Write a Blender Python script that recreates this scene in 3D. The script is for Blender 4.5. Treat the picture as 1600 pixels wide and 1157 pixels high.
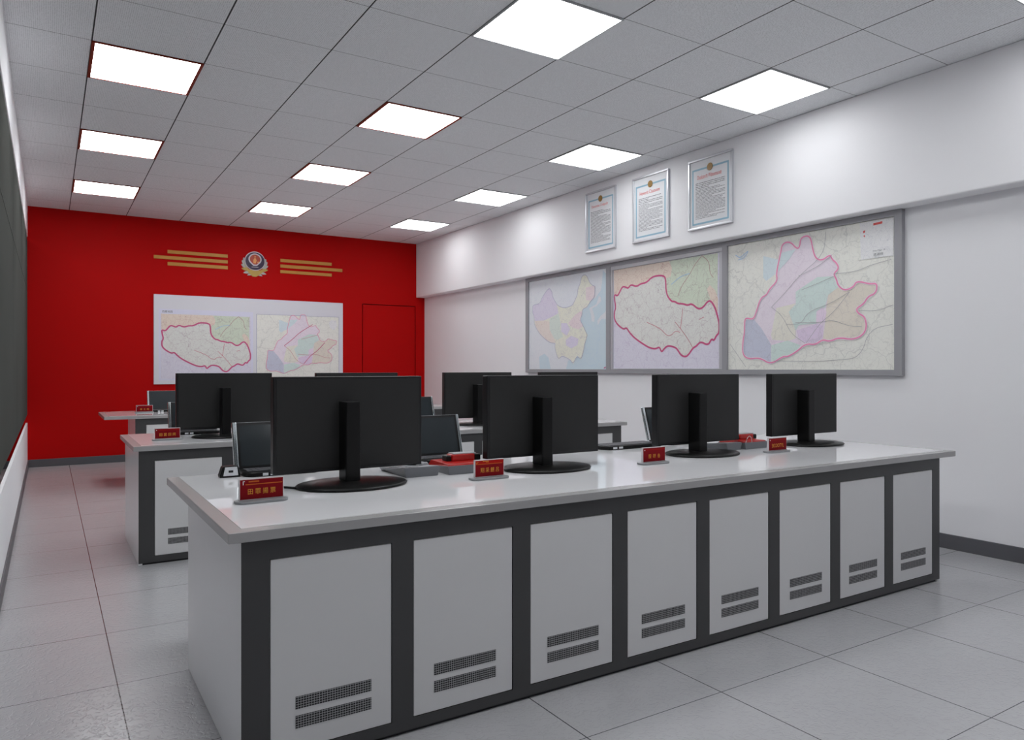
import bpy, bmesh, math, random
from mathutils import Vector, Matrix
from mathutils.geometry import tessellate_polygon

for o in list(bpy.data.objects):
    bpy.data.objects.remove(o)
SC = bpy.context.scene
C = SC.collection
rnd = random.Random(7)

# ------------------------------------------------------------------ camera
FPX = 1148.7
cam_d = bpy.data.cameras.new('camera')
cam_d.sensor_width = 36.0
cam_d.lens = FPX * 36.0 / 1600.0
cam_d.shift_y = -2.5 / 1600.0
cam_d.clip_start = 0.02
cam = bpy.data.objects.new('camera', cam_d)
C.objects.link(cam)
cam.location = (0, 0, 1.24)
cam.rotation_euler = (math.radians(90), 0, math.radians(-32.258))
SC.camera = cam

# ------------------------------------------------------------------ world, exposure
w = bpy.data.worlds.new('world')
SC.world = w
w.use_nodes = True
w.node_tree.nodes['Background'].inputs[0].default_value = (0.5, 0.52, 0.56, 1)
w.node_tree.nodes['Background'].inputs[1].default_value = 0.05
SC.view_settings.view_transform = 'Standard'
SC.view_settings.look = 'None'
SC.view_settings.gamma = 1
SC.view_settings.exposure = 0.78
SC.view_settings.use_curve_mapping = False
LAMPS = (6.8, 7.6, 3.9)        # the recessed panel lights, left, middle and right column, are the only lamps of the room; some are unseen additions
SC.cycles.max_bounces = 14
SC.cycles.diffuse_bounces = 10
SC.cycles.glossy_bounces = 4
SC.cycles.sample_clamp_indirect = 4.0
SC.cycles.use_denoising = True

# ------------------------------------------------------------------ materials
def lin(v):
    v = v / 255.0
    return v / 12.92 if v <= 0.04045 else ((v + 0.055) / 1.055) ** 2.4
def rgb(r, g, b, k=1.0):
    return (lin(r) * k, lin(g) * k, lin(b) * k)
def lit(r, g, b):
    """albedo of a surface that shows as r,g,b where a white wall shows as 192"""
    k = 0.80 / lin(192)
    return tuple(min(0.86, lin(v) * k) for v in (r, g, b))

MATS = {}
def new_mat(name):
    m = bpy.data.materials.new(name)
    m.use_nodes = True
    MATS[name] = m
    return m, m.node_tree.nodes, m.node_tree.links, m.node_tree.nodes['Principled BSDF']

def mat(name, col, rough=0.5, metal=0.0, spec=0.5, var=0.03, scale=6.0, coat=0.0):
    """plain surface with a faint procedural mottling"""
    if name in MATS:
        return MATS[name]
    m, N, L, b = new_mat(name)
    tc = N.new('ShaderNodeTexCoord')
    no = N.new('ShaderNodeTexNoise')
    no.inputs['Scale'].default_value = scale
    no.inputs['Detail'].default_value = 3
    L.new(tc.outputs['Object'], no.inputs['Vector'])
    mx = N.new('ShaderNodeMix')
    mx.data_type = 'RGBA'
    mx.inputs['A'].default_value = tuple(c * (1 - var) for c in col) + (1,)
    mx.inputs['B'].default_value = tuple(min(1, c * (1 + var)) for c in col) + (1,)
    L.new(no.outputs['Fac'], mx.inputs['Factor'])
    L.new(mx.outputs['Result'], b.inputs['Base Color'])
    b.inputs['Roughness'].default_value = rough
    b.inputs['Metallic'].default_value = metal
    b.inputs['Specular IOR Level'].default_value = spec
    if coat:
        b.inputs['Coat Weight'].default_value = coat
        b.inputs['Coat Roughness'].default_value = 0.05
    return m

def math_node(N, L, op, a, b=None):
    n = N.new('ShaderNodeMath')
    n.operation = op
    for i, v in enumerate((a, b)):
        if v is None:
            continue
        if isinstance(v, (int, float)):
            n.inputs[i].default_value = v
        else:
            L.new(v, n.inputs[i])
    return n.outputs[0]

def grid_lines(N, L, coord, origin, pitch, half):
    """1 on a joint of the tile grid, 0 elsewhere"""
    t = math_node(N, L, 'SUBTRACT', coord, origin - pitch * 0.5 - pitch * 40)
    t = math_node(N, L, 'MODULO', t, pitch)
    t = math_node(N, L, 'SUBTRACT', t, pitch * 0.5)
    t = math_node(N, L, 'ABSOLUTE', t)
    return math_node(N, L, 'LESS_THAN', t, half)

def ceiling_mat():
    m, N, L, b = new_mat('ceiling_tiles')
    tc = N.new('ShaderNodeTexCoord')
    sp = N.new('ShaderNodeSeparateXYZ')
    L.new(tc.outputs['Object'], sp.inputs[0])
    gx = grid_lines(N, L, sp.outputs[0], 0.23, 0.65, 0.0042)
    gy = grid_lines(N, L, sp.outputs[1], 3.263, 0.658, 0.0024)
    # pressed perforation: fine dots
    mp = N.new('ShaderNodeMapping')
    L.new(tc.outputs['Object'], mp.inputs[0])
    mp.inputs['Scale'].default_value = (95, 95, 1)
    vo = N.new('ShaderNodeTexVoronoi')
    vo.inputs['Scale'].default_value = 1.0
    vo.inputs['Randomness'].default_value = 0.25
    L.new(mp.outputs[0], vo.inputs['Vector'])
    dot = math_node(N, L, 'LESS_THAN', vo.outputs['Distance'], 0.28)
    mx = N.new('ShaderNodeMix'); mx.data_type = 'RGBA'
    mx.inputs['A'].default_value = (0.80, 0.815, 0.83, 1)
    mx.inputs['B'].default_value = (0.52, 0.53, 0.54, 1)
    L.new(dot, mx.inputs['Factor'])
    m2 = N.new('ShaderNodeMix'); m2.data_type = 'RGBA'
    L.new(mx.outputs['Result'], m2.inputs['A'])
    m2.inputs['B'].default_value = (0.22, 0.22, 0.23, 1)
    L.new(gy, m2.inputs['Factor'])
    m3 = N.new('ShaderNodeMix'); m3.data_type = 'RGBA'
    L.new(m2.outputs['Result'], m3.inputs['A'])
    m3.inputs['B'].default_value = (0.03, 0.03, 0.032, 1)
    L.new(gx, m3.inputs['Factor'])
    L.new(m3.outputs['Result'], b.inputs['Base Color'])
    b.inputs['Roughness'].default_value = 0.7
    b.inputs['Specular IOR Level'].default_value = 0.2
    return m

def floor_mat():
    m, N, L, b = new_mat('floor_tiles')
    tc = N.new('ShaderNodeTexCoord')
    sp = N.new('ShaderNodeSeparateXYZ')
    L.new(tc.outputs['Object'], sp.inputs[0])
    gx = grid_lines(N, L, sp.outputs[0], 0.23, 0.65, 0.0022)
    gy = grid_lines(N, L, sp.outputs[1], 3.263, 0.655, 0.0016)
    g = math_node(N, L, 'MAXIMUM', gx, gy)
    no = N.new('ShaderNodeTexNoise')
    no.inputs['Scale'].default_value = 2.2
    no.inputs['Detail'].default_value = 5
    L.new(tc.outputs['Object'], no.inputs['Vector'])
    mx = N.new('ShaderNodeMix'); mx.data_type = 'RGBA'
    mx.inputs['A'].default_value = (0.42, 0.42, 0.435, 1)
    mx.inputs['B'].default_value = (0.49, 0.49, 0.505, 1)
    L.new(no.outputs['Fac'], mx.inputs['Factor'])
    m2 = N.new('ShaderNodeMix'); m2.data_type = 'RGBA'
    L.new(mx.outputs['Result'], m2.inputs['A'])
    m2.inputs['B'].default_value = (0.07, 0.07, 0.075, 1)
    L.new(g, m2.inputs['Factor'])
    L.new(m2.outputs['Result'], b.inputs['Base Color'])
    # leathery surface
    n2 = N.new('ShaderNodeTexNoise')
    n2.inputs['Scale'].default_value = 34
    n2.inputs['Detail'].default_value = 2
    n2.inputs['Distortion'].default_value = 1.6
    L.new(tc.outputs['Object'], n2.inputs['Vector'])
    rp = N.new('ShaderNodeMapRange')
    rp.inputs['From Min'].default_value = 0.36
    rp.inputs['From Max'].default_value = 0.50
    L.new(n2.outputs['Fac'], rp.inputs['Value'])
    h = math_node(N, L, 'SUBTRACT', rp.outputs[0], math_node(N, L, 'MULTIPLY', g, 1.0))
    bp = N.new('ShaderNodeBump')
    bp.inputs['Strength'].default_value = 0.32
    bp.inputs['Distance'].default_value = 0.003
    L.new(h, bp.inputs['Height'])
    L.new(bp.outputs[0], b.inputs['Normal'])
    b.inputs['Roughness'].default_value = 0.22
    b.inputs['Specular IOR Level'].default_value = 0.6
    return m

def vent_mat():
    m, N, L, b = new_mat('perforated_vent')
    tc = N.new('ShaderNodeTexCoord')
    sp = N.new('ShaderNodeSeparateXYZ')
    L.new(tc.outputs['Object'], sp.inputs[0])
    def bars(coord, pitch, frac):
        t = math_node(N, L, 'ADD', coord, 100.0)
        t = math_node(N, L, 'MODULO', t, pitch)
        return math_node(N, L, 'LESS_THAN', t, pitch * frac)
    gx = bars(sp.outputs[0], 0.0085, 0.80)
    gz = bars(sp.outputs[2], 0.0076, 0.72)
    h = math_node(N, L, 'MULTIPLY', gx, gz)
    mx = N.new('ShaderNodeMix'); mx.data_type = 'RGBA'
    mx.inputs['A'].default_value = (0.36, 0.36, 0.37, 1)
    mx.inputs['B'].default_value = (0.006, 0.006, 0.008, 1)
    L.new(h, mx.inputs['Factor'])
    L.new(mx.outputs['Result'], b.inputs['Base Color'])
    b.inputs['Roughness'].default_value = 0.6
    return m

def map_mat(name, col, road=(0.33, 0.30, 0.34), amount=0.55, scale=9.0):
    """printed paper with a fine network of roads and rivers"""
    if name in MATS:
        return MATS[name]
    m, N, L, b = new_mat(name)
    tc = N.new('ShaderNodeTexCoord')
    no = N.new('ShaderNodeTexNoise')
    no.inputs['Scale'].default_value = 7
    no.inputs['Detail'].default_value = 4
    L.new(tc.outputs['Object'], no.inputs['Vector'])
    va = N.new('ShaderNodeVectorMath'); va.operation = 'MULTIPLY_ADD'
    L.new(no.outputs['Color'], va.inputs[0])
    va.inputs[1].default_value = (0.22, 0.22, 0.22)
    L.new(tc.outputs['Object'], va.inputs[2])
    out = None
    for sc, th, k in ((scale * 0.8, 0.011, 1.0), (scale * 1.9, 0.016, 0.7), (scale * 4.5, 0.03, 0.45)):
        vo = N.new('ShaderNodeTexVoronoi')
        vo.feature = 'DISTANCE_TO_EDGE'
        vo.inputs['Scale'].default_value = sc
        L.new(va.outputs[0], vo.inputs['Vector'])
        t = math_node(N, L, 'LESS_THAN', vo.outputs['Distance'], th)
        t = math_node(N, L, 'MULTIPLY', t, k)
        out = t if out is None else math_node(N, L, 'MAXIMUM', out, t)
    out = math_node(N, L, 'MULTIPLY', out, amount)
    mx = N.new('ShaderNodeMix'); mx.data_type = 'RGBA'
    g_ = sum(col) / 3
    mx.inputs['A'].default_value = tuple(v * 0.70 + g_ * 0.30 for v in col) + (1,)
    mx.inputs['B'].default_value = tuple(road) + (1,)
    L.new(out, mx.inputs['Factor'])
    L.new(mx.outputs['Result'], b.inputs['Base Color'])
    b.inputs['Roughness'].default_value = 0.6
    b.inputs['Specular IOR Level'].default_value = 0.25
    return m

def emit_mat(col, strength):
    m, N, L, b = new_mat('light_diffuser_' + col)
    tc = N.new('ShaderNodeTexCoord')
    no = N.new('ShaderNodeTexNoise')
    no.inputs['Scale'].default_value = 3
    L.new(tc.outputs['Object'], no.inputs['Vector'])
    mr = N.new('ShaderNodeMapRange')
    mr.inputs['To Min'].default_value = strength * 0.98
    mr.inputs['To Max'].default_value = strength * 1.02
    L.new(no.outputs['Fac'], mr.inputs['Value'])
    b.inputs['Base Color'].default_value = (0.9, 0.9, 0.9, 1)
    b.inputs['Emission Color'].default_value = (0.97, 0.985, 1.0, 1)
    L.new(mr.outputs[0], b.inputs['Emission Strength'])
    return m

CEIL = ceiling_mat()
FLOOR = floor_mat()
VENT = vent_mat()
DIFFUSERS = [emit_mat(c, s) for c, s in zip(('left', 'middle', 'right'), LAMPS)]
WHITE = mat('wall_white', (0.84, 0.84, 0.86), 0.65, spec=0.2, var=0.015, scale=1.5)
RED = mat('wall_red', (0.47, 0.0030, 0.0030), 0.6, spec=0.08, var=0.03, scale=1.2)
REDSEAM = mat('door_seam_dark', (0.008, 0.0005, 0.0005), 0.8)
SKIRT = mat('baseboard_grey', (0.10, 0.10, 0.11), 0.45, spec=0.4)
TOPEDGE = mat('worktop_grey', (0.39, 0.385, 0.385), 0.22, spec=0.5, var=0.02)
INLAY = mat('worktop_white', (0.86, 0.86, 0.88), 0.02, spec=0.6, var=0.01, coat=0.22)
SIDE = mat('panel_white_gloss', (0.88, 0.885, 0.90), 0.18, spec=0.5, var=0.01)
PANEL = mat('panel_white_matt', (0.70, 0.70, 0.705), 0.42, spec=0.3, var=0.02, scale=3)
FRAMED = mat('frame_charcoal', (0.060, 0.060, 0.062), 0.40, spec=0.35, var=0.05)
BLACK = mat('plinth_black', (0.008, 0.008, 0.009), 0.7)
PLASTIC = mat('monitor_black', (0.020, 0.020, 0.020), 0.5, spec=0.3, var=0.06)
GLOSSBK = mat('gloss_black', (0.007, 0.007, 0.007), 0.32, spec=0.22)
RIM = mat('monitor_rim', (0.008, 0.008, 0.009), 0.35, spec=0.4)
SCREEN = mat('screen_glass', (0.035, 0.042, 0.047), 0.12, spec=0.5, var=0.1)
CHROME = mat('chrome', (0.80, 0.86, 0.88), 0.16, metal=1.0)
SILVER = mat('silver_frame', (0.62, 0.63, 0.66), 0.30, metal=0.7)
BOARDFR = mat('board_grey_frame', (0.33, 0.33, 0.35), 0.45, spec=0.4)
KEYS = mat('keys_grey', (0.10, 0.10, 0.11), 0.5)
PORT = mat('port_white', (0.75, 0.77, 0.80), 0.35)
BASEGR = mat('plate_base_grey', (0.26, 0.27, 0.28), 0.35, spec=0.4)
ACRYL = mat('holder_white', (0.66, 0.62, 0.63), 0.2, spec=0.5)
CARD = mat('card_red', (0.20, 0.005, 0.009), 0.5, spec=0.08, var=0.08, scale=20)
CARDTOP = mat('card_red_bright', (0.33, 0.010, 0.006), 0.5, spec=0.08)
GOLD = mat('gold_lettering', (0.72, 0.33, 0.05), 0.5, spec=0.1)
ORANGE = mat('orange_print', (0.50, 0.11, 0.02), 0.5, spec=0.1)
BARGOLD = mat('gold_bar', (0.56, 0.27, 0.055), 0.45, spec=0.3)
PHONEGR = mat('phone_grey', (0.135, 0.142, 0.155), 0.32, spec=0.5)
PHONELT = mat('phone_grey_light', (0.33, 0.34, 0.36), 0.35)
PHONERD = mat('phone_red', (0.40, 0.008, 0.006), 0.28, spec=0.5)
PALE = mat('pale_cord', (0.55, 0.50, 0.50), 0.4)
LFRAME = mat('light_trim_grey', (0.45, 0.46, 0.47), 0.4)
LFRAME_REFL = mat('light_trim_red_reflection', (0.20, 0.026, 0.013), 0.6, spec=0.1)  # the red wall's reflection in the trim, painted as flat colour
GLAZE = mat('dark_glazing', (0.085, 0.088, 0.082), 0.9, spec=0.0, var=0.12, scale=1.0)
GLAZELN = mat('glazing_joint', (0.02, 0.02, 0.02), 0.8)
PAPER = mat('paper_white', (0.74, 0.75, 0.77), 0.5, spec=0.3, var=0.01)
BORDER = mat('border_blue', lit(116, 148, 164), 0.5)
INK = mat('ink_black', (0.12, 0.12, 0.13), 0.6)
INKRED = mat('ink_red', (0.72, 0.10, 0.09), 0.6)
MEDAL = mat('medal_gold', (0.27, 0.14, 0.012), 0.35, spec=0.5)

# ------------------------------------------------------------------ mesh builder
class MB:
    def __init__(self):
        self.bm = bmesh.new()
        self.mats = []
    def mi(self, m):
        if m not in self.mats:
            self.mats.append(m)
        return self.mats.index(m)
    def _set(self, faces, m):
        i = self.mi(m)
        for f in faces:
            f.material_index = i
    def box(self, x0, x1, y0, y1, z0, z1, m, bevel=0.0, seg=2, rot=None):
        r = bmesh.ops.create_cube(self.bm, size=1.0)
        vs = r['verts']
        c = Vector(((x0 + x1) / 2, (y0 + y1) / 2, (z0 + z1) / 2))
        s = (x1 - x0, y1 - y0, z1 - z0)
        for v in vs:
            v.co = Vector((v.co.x * s[0], v.co.y * s[1], v.co.z * s[2])) + c
        fs = set(f for v in vs for f in v.link_faces)
        self._set(fs, m)
        if bevel:
            es = set(e for v in vs for e in v.link_edges)
            q = bmesh.ops.bevel(self.bm, geom=list(es), offset=bevel, segments=seg, affect='EDGES', profile=0.5)
            self._set(q['faces'], m)
        if rot is not None:
            allv = set(v for f in self.bm.faces for v in f.verts) if False else None
        return self
    def prism(self, pts, axis, a0, a1, m, bevel=0.0, seg=2):
        """extrude a 2-D outline: axis 'z' -> (x,y), 'y' -> (x,z), 'x' -> (y,z)"""
        def P(p, a):
            if axis == 'z':
                return (p[0], p[1], a)
            if axis == 'y':
                return (p[0], a, p[1])
            return (a, p[0], p[1])
        n = len(pts)
        lo = [self.bm.verts.new(P(p, a0)) for p in pts]
        hi = [self.bm.verts.new(P(p, a1)) for p in pts]
        fs = []
        for t in tessellate_polygon([[Vector((p[0], p[1], 0)) for p in pts]]):
            fs.append(self.bm.faces.new([lo[i] for i in t]))
            fs.append(self.bm.faces.new([hi[i] for i in t]))
        if n <= 4 or bevel:
            for f in fs:
                self.bm.faces.remove(f)
            fs = [self.bm.faces.new(lo), self.bm.faces.new(hi)]
        for i in range(n):
            fs.append(self.bm.faces.new((lo[i], lo[(i + 1) % n], hi[(i + 1) % n], hi[i])))
        self._set(fs, m)
        bmesh.ops.recalc_face_normals(self.bm, faces=fs)
        if bevel:
            es = set(e for f in fs[:2] for e in f.edges)
            q = bmesh.ops.bevel(self.bm, geom=list(es), offset=bevel, segments=seg, affect='EDGES', profile=0.5)
            self._set(q['faces'], m)
        return self
    def loft(self, rings, m, cap=True, smooth=True):
        """rings: lists of points of equal length"""
        vr = [[self.bm.verts.new(p) for p in r] for r in rings]
        fs = []
        n = len(rings[0])
        for a, b in zip(vr, vr[1:]):
            for i in range(n):
                f = self.bm.faces.new((a[i], a[(i + 1) % n], b[(i + 1) % n], b[i]))
                f.smooth = smooth
                fs.append(f)
        if cap:
            fs.append(self.bm.faces.new(vr[0]))
            fs.append(self.bm.faces.new(vr[-1]))
        self._set(fs, m)
        bmesh.ops.recalc_face_normals(self.bm, faces=fs)
        return self
    def tube(self, path, r, m, n=8):
        path = [Vector(p) for p in path]
        rings = []
        for i, p in enumerate(path):
            t = (path[min(i + 1, len(path) - 1)] - path[max(i - 1, 0)]).normalized()
            up = Vector((0, 0, 1)) if abs(t.z) < 0.9 else Vector((1, 0, 0))
            a = t.cross(up).normalized()
            b = t.cross(a).normalized()
            rings.append([p + (a * math.cos(q) + b * math.sin(q)) * r for q in [2 * math.pi * k / n for k in range(n)]])
        return self.loft(rings, m)
    def build(self, name, parent=None, loc=None, rot=None):
        me = bpy.data.meshes.new(name)
        self.bm.to_mesh(me)
        self.bm.free()
        for m in self.mats:
            me.materials.append(m)
        o = bpy.data.objects.new(name, me)
        C.objects.link(o)
        if parent is not None:
            o.parent = parent
        if loc is not None:
            o.location = loc
        if rot is not None:
            o.rotation_euler = rot
        return o

def tag(o, label, cat, group=None):
    o['label'] = label
    o['category'] = cat
    if group:
        o['group'] = group
    return o
def thing(name, label, cat, loc=(0, 0, 0), rz=0.0, group=None):
    o = bpy.data.objects.new(name, None)
    o.empty_display_size = 0.05
    C.objects.link(o)
    o.location = loc
    o.rotation_euler = (0, 0, rz)
    return tag(o, label, cat, group)
def struct(o):
    o['kind'] = 'structure'
    return o
def dup(root, loc, label, rz=None):
    def cp(o, p):
        c = o.copy()
        C.objects.link(c)
        c.parent = p
        for ch in kids.get(o.name, ()):
            cp(ch, c)
        return c
    kids = {}
    for o in C.objects:
        if o.parent:
            kids.setdefault(o.parent.name, []).append(o)
    r = cp(root, None)
    r.location = loc
    if rz is not None:
        r.rotation_euler = (0, 0, rz)
    r['label'] = label
    return r

def text_mesh(name, body, m, x0, x1, z0, z1, y, parent=None, depth=0.0006, bold=0.0):
    """lettering that fills the rectangle x0..x1, z0..z1 in the plane y, read from -y"""
    cu = bpy.data.curves.new(name, 'FONT')
    cu.body = body
    cu.align_x = 'CENTER'
    cu.size = 1.0
    cu.offset = bold
    cu.resolution_u = 3
    t = bpy.data.objects.new(name + '_tmp', cu)
    C.objects.link(t)
    dg = bpy.context.evaluated_depsgraph_get()
    me = bpy.data.meshes.new_from_object(t.evaluated_get(dg), depsgraph=dg)
    bpy.data.objects.remove(t)
    bpy.data.curves.remove(cu)
    xs = [v.co.x for v in me.vertices]
    ys = [v.co.y for v in me.vertices]
    ax, bx, ay, by = min(xs), max(xs), min(ys), max(ys)
    for v in me.vertices:
        u = (v.co.x - ax) / (bx - ax)
        q = (v.co.y - ay) / (by - ay)
        v.co = Vector((x0 + u * (x1 - x0), y, z0 + q * (z1 - z0)))
    me.materials.clear()
    me.materials.append(m)
    me.name = name
    o = bpy.data.objects.new(name, me)
    C.objects.link(o)
    o.parent = parent
    return o

# ------------------------------------------------------------------ the room
XL, XR, XS, YB, YF, H = -0.216, 5.24, 5.088, 11.0, -2.6, 3.273
XC = -1.9                                     # far side of the passage behind the glazing
struct(MB().box(XC - 0.1, XR + 0.1, YF - 0.1, YB + 0.1, -0.1, 0.0, FLOOR).build('floor'))
struct(MB().box(XC - 0.1, XR + 0.1, YF - 0.1, YB + 0.1, H, H + 0.1, CEIL).build('ceiling'))
# red end wall with the flush door cut into it
DX0, DX1, DZ = 4.177, 5.064, 2.244
b = MB()
b.box(XC - 0.1, DX0 - 0.013, YB, YB + 0.12, 0, H, RED)
b.box(DX0 - 0.013, DX1 + 0.013, YB, YB + 0.12, DZ + 0.012, H, RED)
b.box(DX1 + 0.013, XR + 0.1, YB, YB + 0.12, 0, H, RED)
b.box(DX0 - 0.013, DX1 + 0.013, YB + 0.05, YB + 0.12, 0, DZ + 0.012, REDSEAM)
struct(b.build('wall_back'))
struct(MB().box(DX0, DX1, YB + 0.001, YB + 0.045, 0.004, DZ, RED).build('door_1'))
struct(MB().box(XR, XR + 0.1, YF, YB, 0, H, WHITE).build('wall_right'))
struct(MB().box(XS, XR, YF, YB, 2.395, H, WHITE, bevel=0.012, seg=3).build('trim_1'))
# low wall and header of the glazed left side
b = MB()
b.box(XL - 0.02, XL, YF, YB, 0, 0.560, WHITE)
struct(b.build('wall_left'))
struct(MB().box(XL - 0.02, XL, YF, YB, 2.885, H, WHITE, bevel=0.006, seg=3).build('trim_2'))
struct(MB().box(XC - 0.1, XC, YF, YB, 0, H, WHITE).build('wall_corridor'))
struct(MB().box(XC, XR, YF - 0.1, YF, 0, H, WHITE).build('wall_front'))
b = MB()
ys = [YF + 0.02, -0.2, 2.1, 4.35, 6.6, 8.8, YB - 0.001]
for a, c in zip(ys, ys[1:]):
    for z0, z1 in ((0.664, 2.204), (2.212, 2.84)):
        b.box(XL - 0.020, XL - 0.002, a + 0.004, c - 0.004 if c < YB - 0.1 else c, z0, z1, GLAZE)
for yy in ys[:3]:
    b.box(XL - 0.060, XL - 0.021, yy - 0.02, yy + 0.02, 0.0, H, GLAZELN)
b.box(XL - 0.040, XL - 0.021, YF + 0.02, YB - 0.001, 2.19, 2.226, GLAZELN)
b.box(XL - 0.040, XL - 0.021, YF + 0.02, YB - 0.001, 0.67, 0.70, GLAZELN)
b.box(XL - 0.040, XL - 0.021, YF + 0.02, YB - 0.001, 2.80, 2.835, GLAZELN)
struct(b.build('window_1'))
struct(MB().box(XL, XL + 0.012, YF, YB, 0, 0.09, SKIRT, bevel=0.003).build('baseboard_left'))
struct(MB().box(XC, DX0 - 0.01, YB - 0.012, YB, 0, 0.095, SKIRT, bevel=0.003).build('baseboard_back'))
struct(MB().box(XR - 0.014, XR, YF, YB - 0.013, 0, 0.10, SKIRT, bevel=0.003).build('baseboard_right'))

# ------------------------------------------------------------------ ceiling lights
def ceiling_light(ix, iy, label, red):
    cx = (0.555, 2.505, 4.455, -1.05)[ix]
    cy = (1.615, 3.592, 5.566, 7.54, 9.514, -0.361)[iy]
    t = thing('ceiling_light', label, 'light', (cx, cy, H), 0, 'recessed square panel lights')
    fm = LFRAME_REFL if red else LFRAME
    b = MB()
    hx, hy = 0.325, 0.327
    wx, wy = (0.019, 0.007) if red else (0.010, 0.010)
    z0, z1 = -0.010, 0.0
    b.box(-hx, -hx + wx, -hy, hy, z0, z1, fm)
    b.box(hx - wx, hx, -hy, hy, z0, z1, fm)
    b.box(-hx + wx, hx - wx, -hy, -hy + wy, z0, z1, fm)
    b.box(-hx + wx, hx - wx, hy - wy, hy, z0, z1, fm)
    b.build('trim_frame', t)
    b = MB()
    b.box(-hx + wx, hx - wx, -hy + wy, hy - wy, -0.006, 0.0, DIFFUSERS[ix % 3])
    b.build('diffuser', t)
    return t
LL = {
 (0, 2): 'square ceiling light with red wall reflection painted on its trim in the left column, nearest and largest of its three',
 (0, 3): 'square ceiling light with red wall reflection painted on its trim in the left column, between the nearest and the farthest',
 (0, 4): 'square ceiling light with red wall reflection painted on its trim in the left column, closest to the red wall',
 (1, 1): 'largest square ceiling light, cut by the top edge of the picture',
 (1, 2): 'square ceiling light with red wall reflection painted on its trim in the middle column, second from the viewer',
 (1, 3): 'square ceiling light with red wall reflection painted on its trim in the middle column, third from the viewer',
 (1, 4): 'square ceiling light in the middle column, nearest the red wall above the gold bars',
 (2, 0): 'square ceiling light of which only a corner shows at the top right of the picture',
 (2, 1): 'square ceiling light with pale trim high at right over the near end of the soffit',
 (2, 2): 'square ceiling light with pale trim just left of the framed notices',
 (2, 3): 'square ceiling light with pale trim in the right column, second from the red wall',
 (2, 4): 'small square ceiling light in the right column, nearest the red wall corner',
 (1, 5): 'unseen square ceiling light added overhead behind the viewer in the middle column, outside the picture',  # unseen lamp, added to brighten the desk fronts
 (0, 0): 'unseen square ceiling light added to the grid by the left glazing, outside the picture',  # unseen grid position, filled in for brightness
 (3, 4): 'unseen square ceiling light added in the passage behind the dark glazing, outside the picture',  # unseen passage lamps, added to light the red wall beyond the glazing
 (3, 1): 'second unseen square ceiling light added in the passage behind the dark glazing, outside the picture',
 (0, 1): 'unseen square ceiling light added to the grid above the left end of the nearest desk, outside the picture',  # this and the next continue the lamp grid out of view, for more light
 (1, 0): 'unseen square ceiling light added to the grid in the middle column, outside the picture'}
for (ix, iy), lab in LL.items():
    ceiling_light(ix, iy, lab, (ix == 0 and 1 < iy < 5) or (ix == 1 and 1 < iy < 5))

# ------------------------------------------------------------------ desks
def desk(label, x0, x1, bx0, bx1, y0, y1, yb, npan, px0, pitch, pw):
    """a long console: worktop x0..x1 y0..y1, body bx0..bx1 to yb, front face at y0"""
    t = thing('control_desk', label, 'desk', (bx0, y0, 0), 0, 'long control desks in rows')
    ox, oy = bx0, y0
    zt, zu = 0.75, 0.7185
    F = 0.012                                  # body front behind the worktop edge
    wt = MB().box(x0 - ox, x1 - ox, 0, y1 - oy, zu, zt, TOPEDGE, bevel=0.0015, seg=1).build('worktop', t)
    MB().box(x0 - ox + 0.048, x1 - ox - 0.040, 0.052, y1 - oy - 0.004, zt - 0.004, zt + 0.0012, INLAY).build('worktop_inlay', wt)
    for a, c in ((bx0, bx0 + 0.022), (bx1 - 0.022, bx1)):
        MB().box(a - ox, c - ox, F + 0.003, yb - oy, 0.0, zu, SIDE, bevel=0.002, seg=1).build('side_panel', t)
    # charcoal face frame: rails and stiles in one welded frame
    b = MB()
    fx0, fx1 = bx0 + 0.0225, bx1 - 0.0225
    y_0, y_1 = F, F + 0.03
    ztop, zbot = 0.655, 0.05
    b.box(fx0 - ox, fx1 - ox, y_0, y_1, ztop, zu, FRAMED)
    b.box(fx0 - ox, fx1 - ox, y_0, y_1, 0.012, zbot, FRAMED)
    edges = [(px0 + i * pitch, px0 + i * pitch + pw) for i in range(npan)]
    for a, c in ((bx0, fx0), (fx1, bx1)):
        b.box(a - ox, c - ox, y_0, y_0 + 0.0025, 0.012, zu, FRAMED)
    prev = fx0
    for a, c in edges:
        b.box(prev - ox, a - ox, y_0, y_1, zbot, ztop, FRAMED)
        prev = c
    b.box(prev - ox, fx1 - ox, y_0, y_1, zbot, ztop, FRAMED)
    b.build('front_frame', t)
    MB().box(fx0 - ox, fx1 - ox, F + 0.031, F + 0.05, 0.0, zu, BLACK).build('back_board', t)
    MB().box(fx0 - ox, fx1 - ox, F + 0.012, F + 0.03, 0.0, 0.0115, BLACK).build('plinth', t)
    pan0 = None
    for a, c in edges:
        if pan0 is None:
            pan0 = MB().box(0.002, pw - 0.002, F + 0.002, F + 0.030, zbot + 0.002, ztop - 0.002, PANEL, bevel=0.0015, seg=1).build('door_panel', t)
            pan0.location = (a - ox, 0, 0)
            gr = []
            for z0, z1 in ((0.176, 0.215), (0.116, 0.155)):
                gr.append(MB().box(0.078, 0.328, F + 0.0008, F + 0.006, z0, z1, VENT).build('vent_grille', pan0))
        else:
            p = pan0.copy(); C.objects.link(p); p.parent = t; p.location = (a - ox, 0, 0)
            for g in gr:
                q = g.copy(); C.objects.link(q); q.parent = p
    return t
desk('nearest long white and grey control desk, its eight panelled front facing the viewer',
     0.45, 4.557, 0.490, 4.400, 2.285, 3.61, 3.285, 8, 0.574, 0.4788, 0.401)
desk('middle long control desk, partly hidden behind the nearest desk and its monitors',
     0.45, 4.490, 0.480, 4.428, 5.135, 6.13, 6.09, 8, 0.571, 0.4788, 0.407)
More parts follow.
